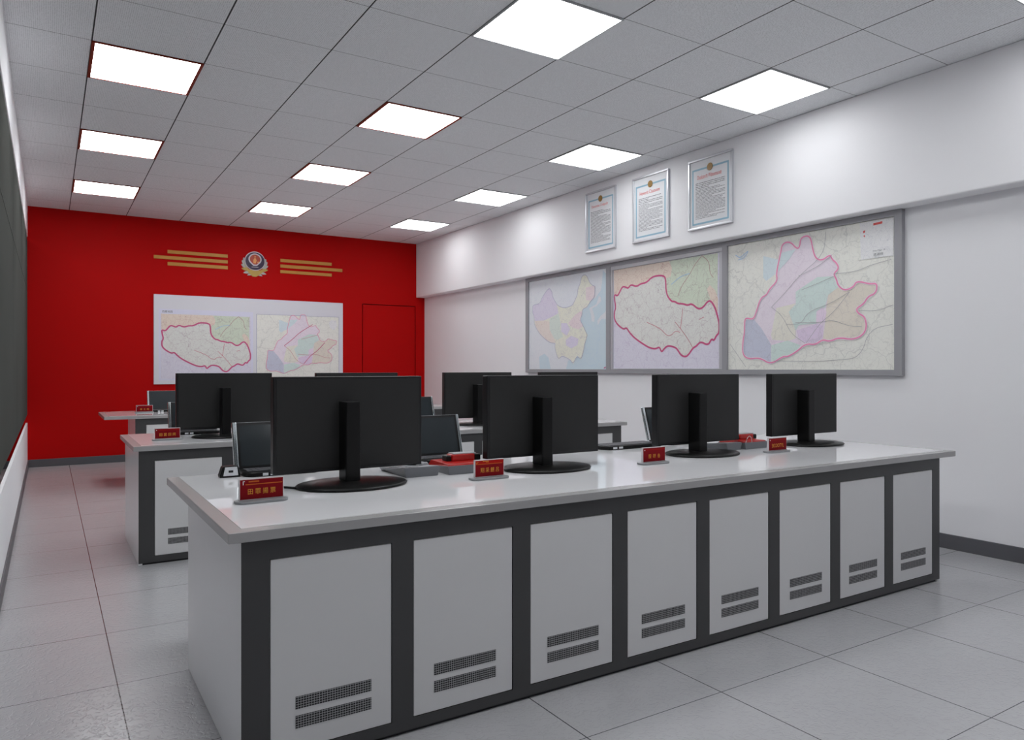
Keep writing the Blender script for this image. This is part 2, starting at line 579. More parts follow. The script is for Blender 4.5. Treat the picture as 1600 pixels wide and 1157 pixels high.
desk('farthest long control desk, close to the red wall, mostly hidden by the middle desk',
     0.478, 4.490, 0.760, 4.400, 8.46, 9.46, 9.28, 7, 0.862, 0.4788, 0.401)

ZT = 0.7514
# ------------------------------------------------------------------ monitors
def ellipse(rx, ry, z, n=48, cx=0, cy=0):
    return [(cx + rx * math.cos(2 * math.pi * k / n), cy + ry * math.sin(2 * math.pi * k / n), z) for k in range(n)]
def monitor(label, bx, by, pcx, pw, cable=False):
    """bx,by: centre of the foot; pcx: centre of the screen"""
    t = thing('monitor', label, 'monitor', (bx, by, ZT), 0, 'black monitors on the control desks')
    MB().loft([ellipse(0.222, 0.168, 0), ellipse(0.233, 0.179, 0.003), ellipse(0.235, 0.181, 0.007), ellipse(0.228, 0.174, 0.012),
               ellipse(0.15, 0.11, 0.0165), ellipse(0.05, 0.04, 0.018)], GLOSSBK).build('stand_base', t)
    # column: rounded front corners
    hw, d, r = 0.032, 0.086, 0.008
    pts = [(-hw, d), (hw, d), (hw, r)]
    pts += [(hw - r + r * math.cos(a), r - r * math.sin(a)) for a in (0.4, 0.8, 1.2)]
    pts += [(-hw + r - r * math.cos(a), r - r * math.sin(a)) for a in (1.2, 0.8, 0.4)] + [(-hw, r)]
    pts = [(x, y - 0.01) for x, y in pts]
    MB().prism(pts, 'z', 0.0155, 0.348, GLOSSBK, bevel=0.002, seg=1).build('stand_column', t)
    px = pcx - bx
    z0, z1 = 0.806 - ZT, 1.2055 - ZT
    y0, y1 = 0.0765, 0.122
    h = MB().box(px - pw / 2, px + pw / 2, y0, y1, z0, z1, RIM, bevel=0.003, seg=2).build('housing', t)
    MB().box(px - pw / 2 + 0.013, px + pw / 2 - 0.013, y0 - 0.0012, y0 + 0.004, z0 + 0.013, z1 - 0.010, PLASTIC, bevel=0.0008, seg=1).build('back_cover', h)
    MB().box(px - pw / 2 + 0.012, px + pw / 2 - 0.012, y1 - 0.004, y1 + 0.0006, z0 + 0.016, z1 - 0.012, SCREEN).build('display', t)
    if cable:
        b = MB()
        for dz, dy in ((0.004, 0.0), (0.004, 0.02)):
            pth = []
            for k in range(13):
                u = k / 12
                pth.append((-0.215 - 0.13 * u, 0.0 + dy + 0.09 * math.sin(u * 1.6) + 0.05 * u * u, dz))
            b.tube(pth, 0.0035, GLOSSBK, 6)
        b.build('power_cable', t)
    return t
monitor('largest black monitor seen from behind, on the nearest desk by its left end', 1.079, 2.96, 1.102, 0.66, True)
monitor('black monitor seen from behind, second from the left on the nearest desk', 2.060, 2.945, 2.105, 0.675)
monitor('black monitor seen from behind, third from the left on the nearest desk', 3.155, 2.965, 3.215, 0.672)
monitor('black monitor seen from behind at the right end of the nearest desk', 4.165, 2.985, 4.217, 0.675)
monitor('black monitor at the left end of the middle desk, below the white board', 1.083, 5.555, 1.093, 0.66)
monitor('black monitor on the middle desk, only its top edge showing over the largest monitor', 2.06, 5.555, 2.10, 0.68)
monitor('black monitor on the middle desk, seen between the two leftmost nearest monitors', 3.18, 5.555, 3.21, 0.68)
monitor('black monitor on the middle desk, only a strip showing above the second nearest monitor', 4.16, 5.555, 4.205, 0.68)

# ------------------------------------------------------------------ name plates
def name_plate(label, x, y, rz, chars, w=0.158, h=0.076, logo=1, base=0.19, chw=None):
    t = thing('name_plate', label, 'name plate', (x, y, ZT), rz, 'red name plates on the desks')
    bw, bd, r = base / 2, 0.036, 0.03
    pts = []
    for cx, cy, a0 in ((bw - r, bd - r, 0), (-bw + r, bd - r, 90), (-bw + r, -bd + r, 180), (bw - r, -bd + r, 270)):
        for k in range(7):
            a = math.radians(a0 + 15 * k)
            pts.append((cx + r * math.cos(a), cy + r * math.sin(a)))
    MB().prism(pts, 'z', 0, 0.010, BASEGR, bevel=0.002, seg=2).build('plate_base', t)
    MB().box(-w / 2, w / 2, -0.006, 0.006, 0.0095, 0.0105 + h, ACRYL, bevel=0.001, seg=1).build('card_holder', t)
    z0 = 0.0105
    c = MB().box(-w / 2 + 0.003, w / 2 - 0.003, -0.0072, -0.0055, z0 + 0.003, z0 + h - 0.003, CARD).build('card', t)
    yy = -0.0074
    b = MB()
    zt = z0 + h - 0.003
    if logo == 1:
        b.box(-w / 2 + 0.022, w / 2 - 0.005, yy - 0.0002, yy + 0.0004, zt - 0.0190, zt - 0.0158, ORANGE)
        b.box(-w / 2 + 0.033, -w / 2 + 0.070, yy - 0.0002, yy + 0.0004, zt - 0.0100, zt - 0.0050, ORANGE)
        b.box(-w / 2 + 0.0125, -w / 2 + 0.0150, yy - 0.0002, yy + 0.0004, zt - 0.0180, zt - 0.0045, PORT)
        b.box(-w / 2 + 0.0150, -w / 2 + 0.0195, yy - 0.0002, yy + 0.0004, zt - 0.0070, zt - 0.0045, PORT)
    elif logo == 2:
        b.box(-w / 2 + 0.004, w / 2 - 0.006, yy, yy + 0.0006, zt - 0.0150, zt - 0.001, CARDTOP)
        b.box(-w / 2 + 0.006, w / 2 - 0.010, yy - 0.0002, yy + 0.0004, zt - 0.0172, zt - 0.0148, ORANGE)
        b.prism([(-w / 2 + 0.006, zt - 0.006), (-w / 2 + 0.020, zt - 0.006), (-w / 2 + 0.010, zt - 0.0135), (-w / 2 + 0.006, zt - 0.0135)], 'y', yy - 0.0003, yy + 0.0004, ORANGE)
        b.box(-w / 2 + 0.040, -w / 2 + 0.070, yy - 0.0002, yy + 0.0004, zt - 0.0052, zt - 0.0030, GOLD)
        b.box(-w / 2 + 0.055, -w / 2 + 0.070, yy - 0.0002, yy + 0.0004, zt - 0.0100, zt - 0.0070, ORANGE)
    else:
        b.box(-w / 2 + 0.012, w / 2 - 0.006, yy - 0.0002, yy + 0.0006, zt - 0.0110, zt - 0.0075, CARDTOP)
        b.box(-w / 2 + 0.010, -w / 2 + 0.0145, yy - 0.0003, yy + 0.0004, zt - 0.0130, zt - 0.0075, PORT)
    b.build('card_print', c)
    n = len(chars)
    zc = z0 + h * 0.40
    ch = 0.021
    if chw:
        text_mesh('lettering', chars, GOLD, chw[0], chw[1], zc - ch / 2, zc + ch / 2, yy - 0.0004, c)
    else:
        span = w * 0.62 if n == 4 else w * 0.52
        text_mesh('lettering', ' '.join(chars) if n == 4 else '  '.join(chars), GOLD, -span / 2, span / 2, zc - ch / 2, zc + ch / 2, yy - 0.0004, c)
    return t
name_plate('largest red name plate, on the nearest desk in front of the largest monitor', 0.662, 2.772, 0.03, '\u7530\u7f6a\u63da\u7968', 0.160, 0.077, 1)
name_plate('red name plate on the nearest desk beside the red phone', 1.650, 2.806, 0.0, '\u7fd4\u91c7\u6717\u5415', 0.150, 0.076, 2)
name_plate('red name plate with three characters on the nearest desk, left of the third monitor', 2.624, 2.800, 0.0, '\u670d\u7814\u5404', 0.155, 0.075, 3)
name_plate('smallest red name plate of the nearest desk, by its rightmost monitor', 3.595, 2.802, 0.0, 'SICOOTYL', 0.160, 0.075, 3, chw=(-0.052, 0.052))
name_plate('red name plate at the left end of the middle desk', 0.688, 5.49, 0.0, '\u7530\u83cc\u56e7\u8a5e', 0.160, 0.072, 3)
name_plate('tiny red name plate on the farthest desk against the red wall', 0.900, 9.02, 0.0, '\u56fd\u4e3b\u660e', 0.165, 0.072, 3)

# ------------------------------------------------------------------ laptops
def laptop(label, x, y, z=ZT, w=0.33, rz=0.0, light=False, tilt=16.0):
    """x,y: hinge line at the left corner; opens towards -y"""
    t = thing('laptop', label, 'laptop', (x, y, z), rz, 'open laptops on the desks')
    d = 0.17
    r = 0.055
    pts = [(0, 0), (w, 0)]
    pts += [(w - r * 0.4 + r * 0.4 * math.cos(a), -d + r * 0.4 - r * 0.4 * math.sin(a)) for a in [0.26 * k for k in range(7)]]
    pts += [(r - r * math.cos(a), -d + r - r * math.sin(a)) for a in [1.5708 - 0.2618 * k for k in range(7)]]
    k = MB().prism(pts, 'z', 0, 0.020, PORT if light else GLOSSBK, bevel=0.003, seg=1).build('keyboard_base', t)
    b = MB()
    for i in range(4):
        for j in range(11):
            b.box(0.024 + j * 0.026, 0.047 + j * 0.026, -0.040 - i * 0.027, -0.018 - i * 0.027, 0.0195, 0.0225, KEYS)
    b.build('keys', k)
    b = MB()
    for px in (0.078, 0.112):
        b.box(px, px + 0.024, -d - 0.0012, -d + 0.004, 0.004, 0.016, PORT)
    b.build('port', k)
    # lid, modelled upright then leaned back about the hinge
    hl = 0.222
    lid = MB().box(0.010, w - 0.010, 0.001, 0.011, 0, hl, RIM, bevel=0.002, seg=1).build('screen_lid', t, (0, -0.002, 0.018), (math.radians(-tilt), 0, 0))
    MB().box(0.022, w - 0.022, 0.0002, 0.004, 0.014, hl - 0.014, SCREEN).build('display', lid)
    for a, c in ((-0.010, 0.011), (w - 0.011, w + 0.006)):
        MB().box(a, c, -0.002, 0.016, 0, hl + 0.002, CHROME, bevel=0.004, seg=2).build('chrome_edge', lid)
    MB().box(0.0112, w - 0.0112, 0.003, 0.0112, hl - 0.002, hl + 0.0008, SILVER).build('top_trim', lid)
    return t
laptop('dark open chrome-edged laptop behind the largest monitor, left on nearest desk', 0.742, 3.575)
laptop('dark open laptop between the largest monitor and the red phone on the nearest desk', 1.601, 3.575)
laptop('open laptop peeping out left of the third monitor on the nearest desk', 3.316, 3.575)
laptop('open laptop with a chrome edge at the left end of the middle desk', 0.773, 6.02)
laptop('dark open laptop on the middle desk, seen just above the laptop of the nearest desk', 2.640, 6.02)
laptop('small open laptop on the farthest desk beside the tiny name plate', 0.962, 9.24)

# white outlet box with a black surround under the first laptop's chrome edge
t = thing('outlet_box', 'small white outlet box with black surround at the left end of the nearest desk', 'outlet box', (0.690, 3.455, ZT))
MB().prism([(-0.042, 0), (0.042, 0), (0.044, 0.008), (0.036, 0.046), (0.030, 0.050), (-0.026, 0.050), (-0.032, 0.046), (-0.044, 0.008)], 'y', 0, 0.05, GLOSSBK, bevel=0.003, seg=1).build('shell', t)
f = MB().prism([(-0.030, 0.008), (0.034, 0.008), (0.029, 0.046), (-0.022, 0.046)], 'y', -0.003, 0.004, PORT, bevel=0.001, seg=1).build('face_plate', t)
MB().box(-0.008, 0.012, -0.0042, -0.002, 0.022, 0.032, BLACK, bevel=0.0006, seg=1).build('socket', f)

# flat black keyboard on the nearest desk
t = thing('keyboard', 'flat black keyboard lying left of the third monitor on the nearest desk', 'keyboard', (2.80, 3.39, ZT))
k = MB().prism([(0.03, 0), (0.44, 0), (0.45, 0.01), (0.45, 0.17), (0, 0.17), (0, 0.05)], 'z', 0, 0.022, GLOSSBK, bevel=0.003, seg=1).build('case', t)
b = MB()
for i in range(5):
    for j in range(16):
        b.box(0.022 + j * 0.026, 0.045 + j * 0.026, 0.030 + i * 0.026, 0.052 + i * 0.026, 0.0215, 0.0245, KEYS)
b.build('keys', k)
b = MB()
for px in (0.055, 0.100):
    b.box(px, px + 0.03, -0.0012, 0.004, 0.006, 0.017, PORT)
b.build('port', k)

# ------------------------------------------------------------------ telephones
def phone_body(w, d, hf, hb, m, flare=0.006):
    """wedge, high side at y=0 (towards the viewer)"""
    rings = [[(flare, 0, 0), (w - flare, 0, 0), (w - flare, d, 0), (flare, d, 0)],
             [(0, 0, hf), (w, 0, hf), (w, d, hb), (0, d, hb)]]
    return MB().loft(rings, m, smooth=False)
def handset(length, m, a=0.018, h=0.020):
    """a receiver lying along y: two ear pieces and an arched grip"""
    b = MB()
    rings = []
    prof = [(0.0, 0.8, 0.0, 1.0), (0.04, 1.15, 0.0, 1.25), (0.2, 1.15, 0.0, 1.2), (0.28, 0.75, 0.5, 0.8), (0.5, 0.7, 0.62, 0.75), (0.72, 0.75, 0.5, 0.8), (0.8, 1.15, 0.0, 1.2), (0.96, 1.15, 0.0, 1.25), (1.0, 0.8, 0.0, 1.0)]
    for u, wk, lift, hk in prof:
        hw = a * wk
        z0 = h * lift
        z1 = z0 + h * hk
        y = u * length
        rings.append([(-hw, y, z0), (-hw * 0.4, y, z0 - 0.001 if lift else z0), (hw * 0.4, y, z0 - 0.001 if lift else z0), (hw, y, z0), (hw, y, (z0 + z1) / 2), (hw * 0.6, y, z1), (-hw * 0.6, y, z1), (-hw, y, (z0 + z1) / 2)])
    return b.loft(rings, m)
def grey_phone(label, x, y, w, d, hand=True):
    t = thing('desk_phone', label, 'phone', (x, y, ZT), 0, 'grey desk phones')
    phone_body(w, d, 0.042, 0.016, PHONEGR, 0.012).build('phone_body', t)
    sl = math.atan2(0.042 - 0.016, d)
    b = MB().box(0.006, w * 0.98, 0.006, d * 0.35, 0.0, 0.003, PHONELT)
    b.build('top_cover', t, (0, 0, 0.0415), (-sl, 0, 0))
    b = MB()
    for i in range(4):
        for j in range(3):
            b.box(w * 0.12 + j * 0.026, w * 0.12 + 0.018 + j * 0.026, d * 0.45 + i * 0.028, d * 0.45 + 0.018 + i * 0.028, 0, 0.003, PHONELT)
    b.build('keypad', t, (0, 0, 0.0415), (-sl, 0, 0))
    if hand:
        handset(0.18, PHONELT, 0.017, 0.016).build('handset', t, (w - 0.022, d * 0.37, 0.030), (-sl, 0, 0))
    return t
grey_phone('dark grey desk phone right of the largest monitor on the nearest desk', 1.338, 3.018, 0.178, 0.29)
grey_phone('dark grey desk phone behind the third monitor on the nearest desk', 3.405, 3.01, 0.135, 0.26, False)

def red_phone(label, x, y, cord):
    t = thing('red_phone', label, 'phone', (x, y, ZT), 0, 'red desk phones with grey bases')
    w, d = 0.205, 0.21
    phone_body(w, d, 0.040, 0.026, PHONEGR, 0.008).build('phone_base', t)
    b = MB().loft([[(0.002, 0.004, 0.037), (w - 0.002, 0.004, 0.037), (w - 0.002, d - 0.004, 0.026), (0.002, d - 0.004, 0.026)],
                   [(0.008, 0.012, 0.045), (w - 0.008, 0.012, 0.045), (w - 0.01, d - 0.014, 0.050), (0.01, d - 0.014, 0.050)]], PHONERD, smooth=False)
    b.build('red_cover', t)
    hs = MB().box(0.075, w - 0.006, 0.100, 0.165, 0.046, 0.078, PHONERD, bevel=0.006, seg=2).build('handset', t)
    for a, c in ((w - 0.005, w + 0.030), (0.050, 0.074)):
        MB().box(a, c, 0.105, 0.160, 0.044, 0.074, GLOSSBK, bevel=0.006, seg=2).build('ear_piece', hs)
    MB().box(0.090, w + 0.004, 0.110, 0.170, 0.0775, 0.082, PHONELT, bevel=0.001, seg=1).build('top_plate', hs)
    pth = []
    if not cord:
        return t
    for k in range(25):
        u = k / 24
        a = u * math.pi
        pth.append((0.010 + 0.055 * (1 - math.cos(a)) * 0.5, 0.004 - 0.006 * math.sin(a), 0.028 + 0.050 * math.sin(a)))
    MB().tube(pth, 0.0022, PALE, 6).build('cord', t)
    return t
red_phone('red phone on a grey base beside the second name plate of the nearest desk', 1.545, 2.998, False)
red_phone('red phone on a grey base between the third and fourth monitors of the nearest desk', 3.553, 2.998, True)

# ------------------------------------------------------------------ red wall: emblem, bars, white board
YW = YB
def wbar(x0, x1, z0, z1, label):
    o = MB().box(x0, x1, YW - 0.012, YW, z0, z1, BARGOLD, bevel=0.001, seg=1).build('gold_bar')
    tag(o, label, 'wall bar', 'gold bars beside the emblem')
wbar(1.380, 2.160, 2.813, 2.858, 'upper gold bar left of the round emblem on the red wall')
wbar(1.210, 2.160, 2.731, 2.776, 'middle and longest gold bar left of the round emblem')
wbar(1.380, 2.160, 2.648, 2.694, 'lowest gold bar left of the round emblem')
wbar(2.899, 3.673, 2.811, 2.857, 'upper gold bar right of the round emblem on the red wall')
wbar(2.899, 3.840, 2.728, 2.774, 'middle and longest gold bar right of the round emblem')
wbar(2.899, 3.673, 2.647, 2.691, 'lowest gold bar right of the round emblem')

E_PURPLE = mat('emblem_purple', (0.022, 0.005, 0.040), 0.35)
E_PALE = mat('emblem_pale', (0.62, 0.55, 0.60), 0.4)
E_SILV = mat('emblem_silver_leaf', (0.42, 0.41, 0.38), 0.4)
E_GOLD = mat('emblem_gold', (0.52, 0.34, 0.07), 0.4)
E_ORANGE = mat('emblem_orange', (0.46, 0.05, 0.012), 0.4)
E_FIG = mat('emblem_figure_gold', (0.80, 0.34, 0.10), 0.4)
t = thing('wall_emblem', 'round purple and orange emblem in a gold wreath on the red wall', 'emblem', (2.533, YW, 2.780))
t.scale = (0.97, 1.0, 0.97)
def disc(r, rz_, cz, y0, y1, m, n=48, cx=0.0):
    return MB().prism([(cx + r * math.cos(2 * math.pi * k / n), cz + rz_ * math.sin(2 * math.pi * k / n)) for k in range(n)], 'y', y0, y1, m)
# wreath of leaves
b = MB()
def leaf(cx, cz, ang, ln, wd, y0, m):
    pts = []
    for k in range(9):
        u = k / 8
        pts.append((ln * u, wd * math.sin(math.pi * u) ** 0.8))
    for k in range(7, 0, -1):
        u = k / 8
        pts.append((ln * u, -wd * math.sin(math.pi * u) ** 0.8))
    ca, sa = math.cos(ang), math.sin(ang)
    b.prism([(cx + x * ca - z * sa, cz + x * sa + z * ca) for x, z in pts], 'y', y0 - 0.004, 0, m)
for s in (-1, 1):
    for i, (phi, ln, wd, out) in enumerate([(-8, 0.085, 0.022, 12), (-26, 0.105, 0.026, 14), (-44, 0.125, 0.026, 18), (-60, 0.145, 0.024, 22), (-76, 0.165, 0.022, 26), (-90, 0.150, 0.020, 24)]):
        p = math.radians(phi)
        rr = 0.138 + 0.006 * i
        a = math.radians(phi + 90 - out)
        leaf(s * rr * math.cos(p), 0.014 + rr * math.sin(p), a if s > 0 else math.pi - a, ln * 0.80, wd * 0.9, -0.004 - 0.001 * i, E_GOLD if i == 3 else E_SILV)
b.build('wreath', t)
b = MB()
pts = [(-0.15, -0.035), (-0.13, -0.075), (-0.085, -0.115), (-0.04, -0.122), (0.0, -0.118), (0.05, -0.122), (0.09, -0.115), (0.135, -0.095),
       (0.125, -0.135), (0.07, -0.185), (0.02, -0.218), (-0.03, -0.216), (-0.08, -0.178), (-0.125, -0.120)]
b.prism(pts, 'y', -0.016, 0, E_GOLD)
b.build('ribbon', t)
disc(0.146, 0.142, 0.014, -0.020, 0, E_PALE).build('outer_ring', t)
disc(0.138, 0.130, 0.012, -0.023, 0, E_PURPLE).build('purple_field', t)
def balloon(k):
    p = []
    for i in range(33):
        a = math.radians(-35 + 250 * i / 32)
        p.append((0.094 * k * math.cos(a), 0.040 + 0.086 * k * math.sin(a)))
    p += [(-0.026 * k, 0.040 - 0.098 * k), (0.026 * k, 0.040 - 0.098 * k)]
    return p
MB().prism(balloon(1.0), 'y', -0.026, 0, E_PALE).build('balloon_border', t)
MB().prism(balloon(0.80), 'y', -0.028, 0, E_ORANGE).build('balloon_field', t)
b = MB()
b.prism([(-0.026, -0.020), (-0.026, 0.026), (-0.012, 0.056), (0.008, 0.056), (0.022, 0.022), (0.018, 0.010), (0.008, -0.022)], 'y', -0.031, 0, E_FIG)
b.prism([(0.012 * math.cos(a), 0.076 + 0.010 * math.sin(a)) for a in [0.5236 * k for k in range(12)]], 'y', -0.031, 0, E_FIG)
b.prism([(0.024, 0.004), (0.062, 0.010), (0.054, -0.010), (0.034, -0.012)], 'y', -0.031, 0, E_FIG)
b.build('figure', t)
MB().box(-0.050, 0.048, -0.025, 0, -0.080, -0.074, E_PALE).build('motto_strip', t)

# ------------------------------------------------------------------ maps
M1={
 'land':[(0.285,0.9),(0.328,0.848),(0.335,0.79),(0.385,0.716),(0.406,0.686),(0.482,0.655),(0.55,0.66),(0.596,0.674),(0.629,0.729),(0.655,0.776),(0.661,0.84),(0.687,0.88),(0.706,0.959),(0.744,0.975),(0.776,0.949),(0.801,0.887),(0.838,0.845),(0.868,0.84),(0.862,0.772),(0.856,0.725),(0.819,0.697),(0.769,0.633),(0.719,0.622),(0.713,0.563),(0.687,0.511),(0.726,0.448),(0.757,0.387),(0.776,0.354),(0.764,0.312),(0.744,0.259),(0.726,0.173),(0.7,0.103),(0.648,0.142),(0.603,0.055),(0.563,0.105),(0.462,0.146),(0.413,0.107),(0.385,0.171),(0.364,0.239),(0.371,0.285),(0.307,0.288),(0.234,0.331),(0.153,0.399),(0.099,0.473),(0.077,0.522),(0.077,0.594),(0.053,0.644),(0.053,0.715),(0.077,0.73),(0.16,0.734),(0.19,0.801)],
 'lilac':[(0.285,0.9),(0.328,0.848),(0.335,0.79),(0.385,0.716),(0.413,0.605),(0.314,0.569),(0.212,0.542),(0.084,0.546),(0.077,0.594),(0.053,0.644),(0.053,0.715),(0.077,0.73),(0.16,0.734),(0.19,0.801)],
 'peach':[(0.084,0.544),(0.212,0.542),(0.292,0.524),(0.292,0.437),(0.357,0.331),(0.371,0.287),(0.307,0.288),(0.234,0.331),(0.153,0.399),(0.099,0.473)],
 'mint':[(0.292,0.553),(0.413,0.603),(0.441,0.496),(0.434,0.429),(0.475,0.347),(0.399,0.318),(0.357,0.331),(0.292,0.437)],
 'rose':[(0.757,0.838),(0.838,0.845),(0.868,0.84),(0.862,0.772),(0.856,0.725),(0.819,0.697),(0.757,0.71)],
 'rose2':[(0.536,0.489),(0.629,0.571),(0.706,0.607),(0.713,0.563),(0.687,0.511),(0.726,0.448),(0.668,0.414),(0.59,0.441)],
 'lilac2':[(0.509,0.313),(0.576,0.354),(0.668,0.316),(0.655,0.251),(0.576,0.221),(0.509,0.256)],
 'lilac3':[(0.448,0.496),(0.523,0.49),(0.563,0.421),(0.523,0.356),(0.448,0.405)],
 'sea':[(0.952,0.986),(0.987,0.944),(0.999,0.859),(0.999,0),(0.509,0),(0.536,0.088),(0.563,0.105),(0.603,0.055),(0.648,0.142),(0.7,0.103),(0.726,0.173),(0.744,0.259),(0.764,0.312),(0.776,0.354),(0.757,0.387),(0.726,0.448),(0.687,0.511),(0.713,0.563),(0.719,0.622),(0.769,0.633),(0.819,0.697),(0.868,0.724),(0.929,0.785),(0.943,0.867)],
 'bay':[(0.153,0.005),(0.145,0.141),(0.22,0.174),(0.278,0.127),(0.307,0.005)],
 'isle':[(0.795,0.621),(0.88,0.654),(0.91,0.735),(0.929,0.722),(0.934,0.68),(0.88,0.633),(0.832,0.617),(0.862,0.529),(0.856,0.477),(0.825,0.489),(0.819,0.554)],
 'isle2':[(0.892,0.485),(0.929,0.534),(0.976,0.562),(0.999,0.601),(0.999,0.497),(0.94,0.502),(0.898,0.442)],
}
M2={
 'land':[(0.009,0.755),(0.047,0.732),(0.073,0.776),(0.099,0.822),(0.13,0.816),(0.161,0.794),(0.191,0.833),(0.246,0.8),(0.294,0.826),(0.347,0.826),(0.404,0.874),(0.466,0.879),(0.516,0.868),(0.535,0.838),(0.538,0.697),(0.587,0.619),(0.619,0.617),(0.645,0.594),(0.692,0.588),(0.733,0.568),(0.769,0.582),(0.823,0.525),(0.863,0.535),(0.901,0.587),(0.929,0.589),(0.963,0.525),(0.986,0.433),(0.995,0.382),(0.993,0.302),(0.972,0.284),(0.953,0.239),(0.934,0.26),(0.906,0.2),(0.843,0.239),(0.809,0.199),(0.779,0.184),(0.733,0.112),(0.702,0.106),(0.671,0.125),(0.65,0.162),(0.624,0.195),(0.554,0.213),(0.522,0.187),(0.494,0.15),(0.478,0.205),(0.438,0.184),(0.376,0.198),(0.294,0.251),(0.222,0.305),(0.173,0.36),(0.142,0.41),(0.111,0.387),(0.015,0.476),(0.009,0.571),(0.029,0.616),(0.015,0.688)],
 'peach':[(0.003,1),(0.566,0.998),(0.592,0.927),(0.582,0.853),(0.535,0.838),(0.516,0.868),(0.466,0.879),(0.404,0.874),(0.347,0.826),(0.294,0.826),(0.246,0.8),(0.191,0.833),(0.161,0.794),(0.13,0.816),(0.099,0.822),(0.073,0.776),(0.047,0.732),(0.007,0.755)],
 'green':[(0.566,0.998),(0.984,0.995),(0.981,0.604),(0.963,0.525),(0.929,0.589),(0.901,0.587),(0.863,0.535),(0.823,0.525),(0.769,0.582),(0.733,0.568),(0.692,0.588),(0.645,0.594),(0.619,0.617),(0.587,0.619),(0.538,0.697),(0.535,0.838),(0.582,0.853),(0.592,0.927)],
 'peach2':[(0.896,0.695),(0.92,0.727),(0.963,0.676),(0.986,0.603),(0.983,0.483),(0.963,0.525),(0.929,0.589),(0.911,0.642)],
 'road1':[(0.853,0.993),(0.793,0.925),(0.753,0.848),(0.682,0.754),(0.645,0.663)],
 'road2':[(0.353,0.445),(0.489,0.375),(0.544,0.306),(0.587,0.303),(0.619,0.345),(0.666,0.331)],
 'road3':[(0.619,0.431),(0.712,0.307),(0.779,0.184)],
 'road4':[(0.853,0.997),(0.915,0.935),(0.92,0.833),(0.949,0.788)],
 'road5':[(0.587,0.777),(0.671,0.84),(0.753,0.854)],
 'road6':[(0.671,0.362),(0.692,0.551)],
 'road7':[(0.833,0.434),(0.872,0.452)],
}
M3={
 'land':[(0.122,0.395),(0.137,0.407),(0.185,0.391),(0.207,0.461),(0.233,0.555),(0.275,0.573),(0.29,0.613),(0.345,0.67),(0.336,0.73),(0.365,0.877),(0.375,0.945),(0.424,0.953),(0.467,0.887),(0.485,0.901),(0.488,0.962),(0.528,0.975),(0.551,0.95),(0.562,0.864),(0.579,0.799),(0.615,0.776),(0.663,0.812),(0.672,0.777),(0.698,0.746),(0.711,0.705),(0.68,0.672),(0.698,0.632),(0.706,0.587),(0.74,0.547),(0.79,0.565),(0.806,0.606),(0.874,0.575),(0.913,0.575),(0.906,0.509),(0.866,0.493),(0.843,0.444),(0.802,0.416),(0.815,0.383),(0.85,0.358),(0.859,0.285),(0.839,0.234),(0.786,0.205),(0.711,0.225),(0.659,0.198),(0.619,0.216),(0.579,0.179),(0.519,0.189),(0.467,0.134),(0.409,0.095),(0.381,0.101),(0.3,0.039),(0.227,0.093),(0.148,0.082),(0.107,0.119),(0.109,0.224),(0.122,0.297)],
 'violet':[(0.122,0.395),(0.137,0.407),(0.185,0.391),(0.238,0.315),(0.3,0.192),(0.3,0.04),(0.227,0.093),(0.148,0.082),(0.107,0.119),(0.109,0.224),(0.122,0.297)],
 'blue':[(0.248,0.875),(0.356,0.827),(0.365,0.877),(0.458,0.889),(0.42,0.822),(0.336,0.73),(0.269,0.681),(0.248,0.708)],
 'teal':[(0.458,0.574),(0.515,0.613),(0.588,0.664),(0.68,0.656),(0.706,0.576),(0.65,0.529),(0.632,0.443),(0.588,0.425),(0.583,0.331),(0.477,0.327),(0.458,0.289),(0.439,0.348),(0.415,0.43),(0.458,0.483)],
 'sand':[(0.336,0.467),(0.458,0.489),(0.417,0.43),(0.439,0.348),(0.458,0.289),(0.458,0.231),(0.409,0.213),(0.31,0.227),(0.3,0.263)],
 'orange':[(0.706,0.576),(0.74,0.547),(0.79,0.565),(0.806,0.606),(0.874,0.575),(0.913,0.575),(0.906,0.509),(0.866,0.493),(0.843,0.444),(0.802,0.416),(0.815,0.383),(0.85,0.358),(0.859,0.285),(0.839,0.234),(0.786,0.205),(0.711,0.225),(0.659,0.198),(0.619,0.216),(0.632,0.333),(0.641,0.464),(0.65,0.529)],
 'teal2':[(0.302,0.186),(0.409,0.217),(0.487,0.179),(0.467,0.134),(0.409,0.095),(0.381,0.101),(0.302,0.04)],
 'mauve':[(0.463,0.289),(0.588,0.331),(0.623,0.312),(0.619,0.216),(0.579,0.179),(0.519,0.189),(0.477,0.23)],
 'pink2':[(0.583,0.415),(0.615,0.443),(0.641,0.409),(0.632,0.344),(0.58,0.341)],
 'road1':[(0.637,0.976),(0.628,0.818),(0.477,0.686),(0.4,0.582),(0.305,0.476)],
 'road2':[(0.305,0.476),(0.381,0.398),(0.429,0.268),(0.515,0.194)],
 'road3':[(0.524,0.194),(0.606,0.335),(0.676,0.395),(0.77,0.536)],
 'road4':[(0.68,0.672),(0.802,0.669),(0.874,0.7),(0.982,0.722)],
 'road5':[(0.815,0.404),(0.913,0.39),(0.99,0.423)],
 'road6':[(0.458,0.346),(0.606,0.335),(0.676,0.351),(0.761,0.302),(0.834,0.292)],
 'road7':[(0.019,0.203),(0.131,0.021)],
 'road8':[(0.32,0.067),(0.57,0.059),(0.711,0.068),(0.827,0.082),(0.874,0.273),(0.99,0.297)],
 'road9':[(0.477,0.686),(0.606,0.745),(0.676,0.809)],
 'road10':[(0.496,0.582),(0.606,0.623),(0.685,0.655)],
 'road11':[(0.4,0.339),(0.496,0.332),(0.533,0.419),(0.659,0.462),(0.77,0.536)],
 'lake':[(0.059,0.916),(0.092,0.885),(0.131,0.921),(0.153,0.935),(0.12,0.88),(0.076,0.875)],
}
LAYER = 0.0003
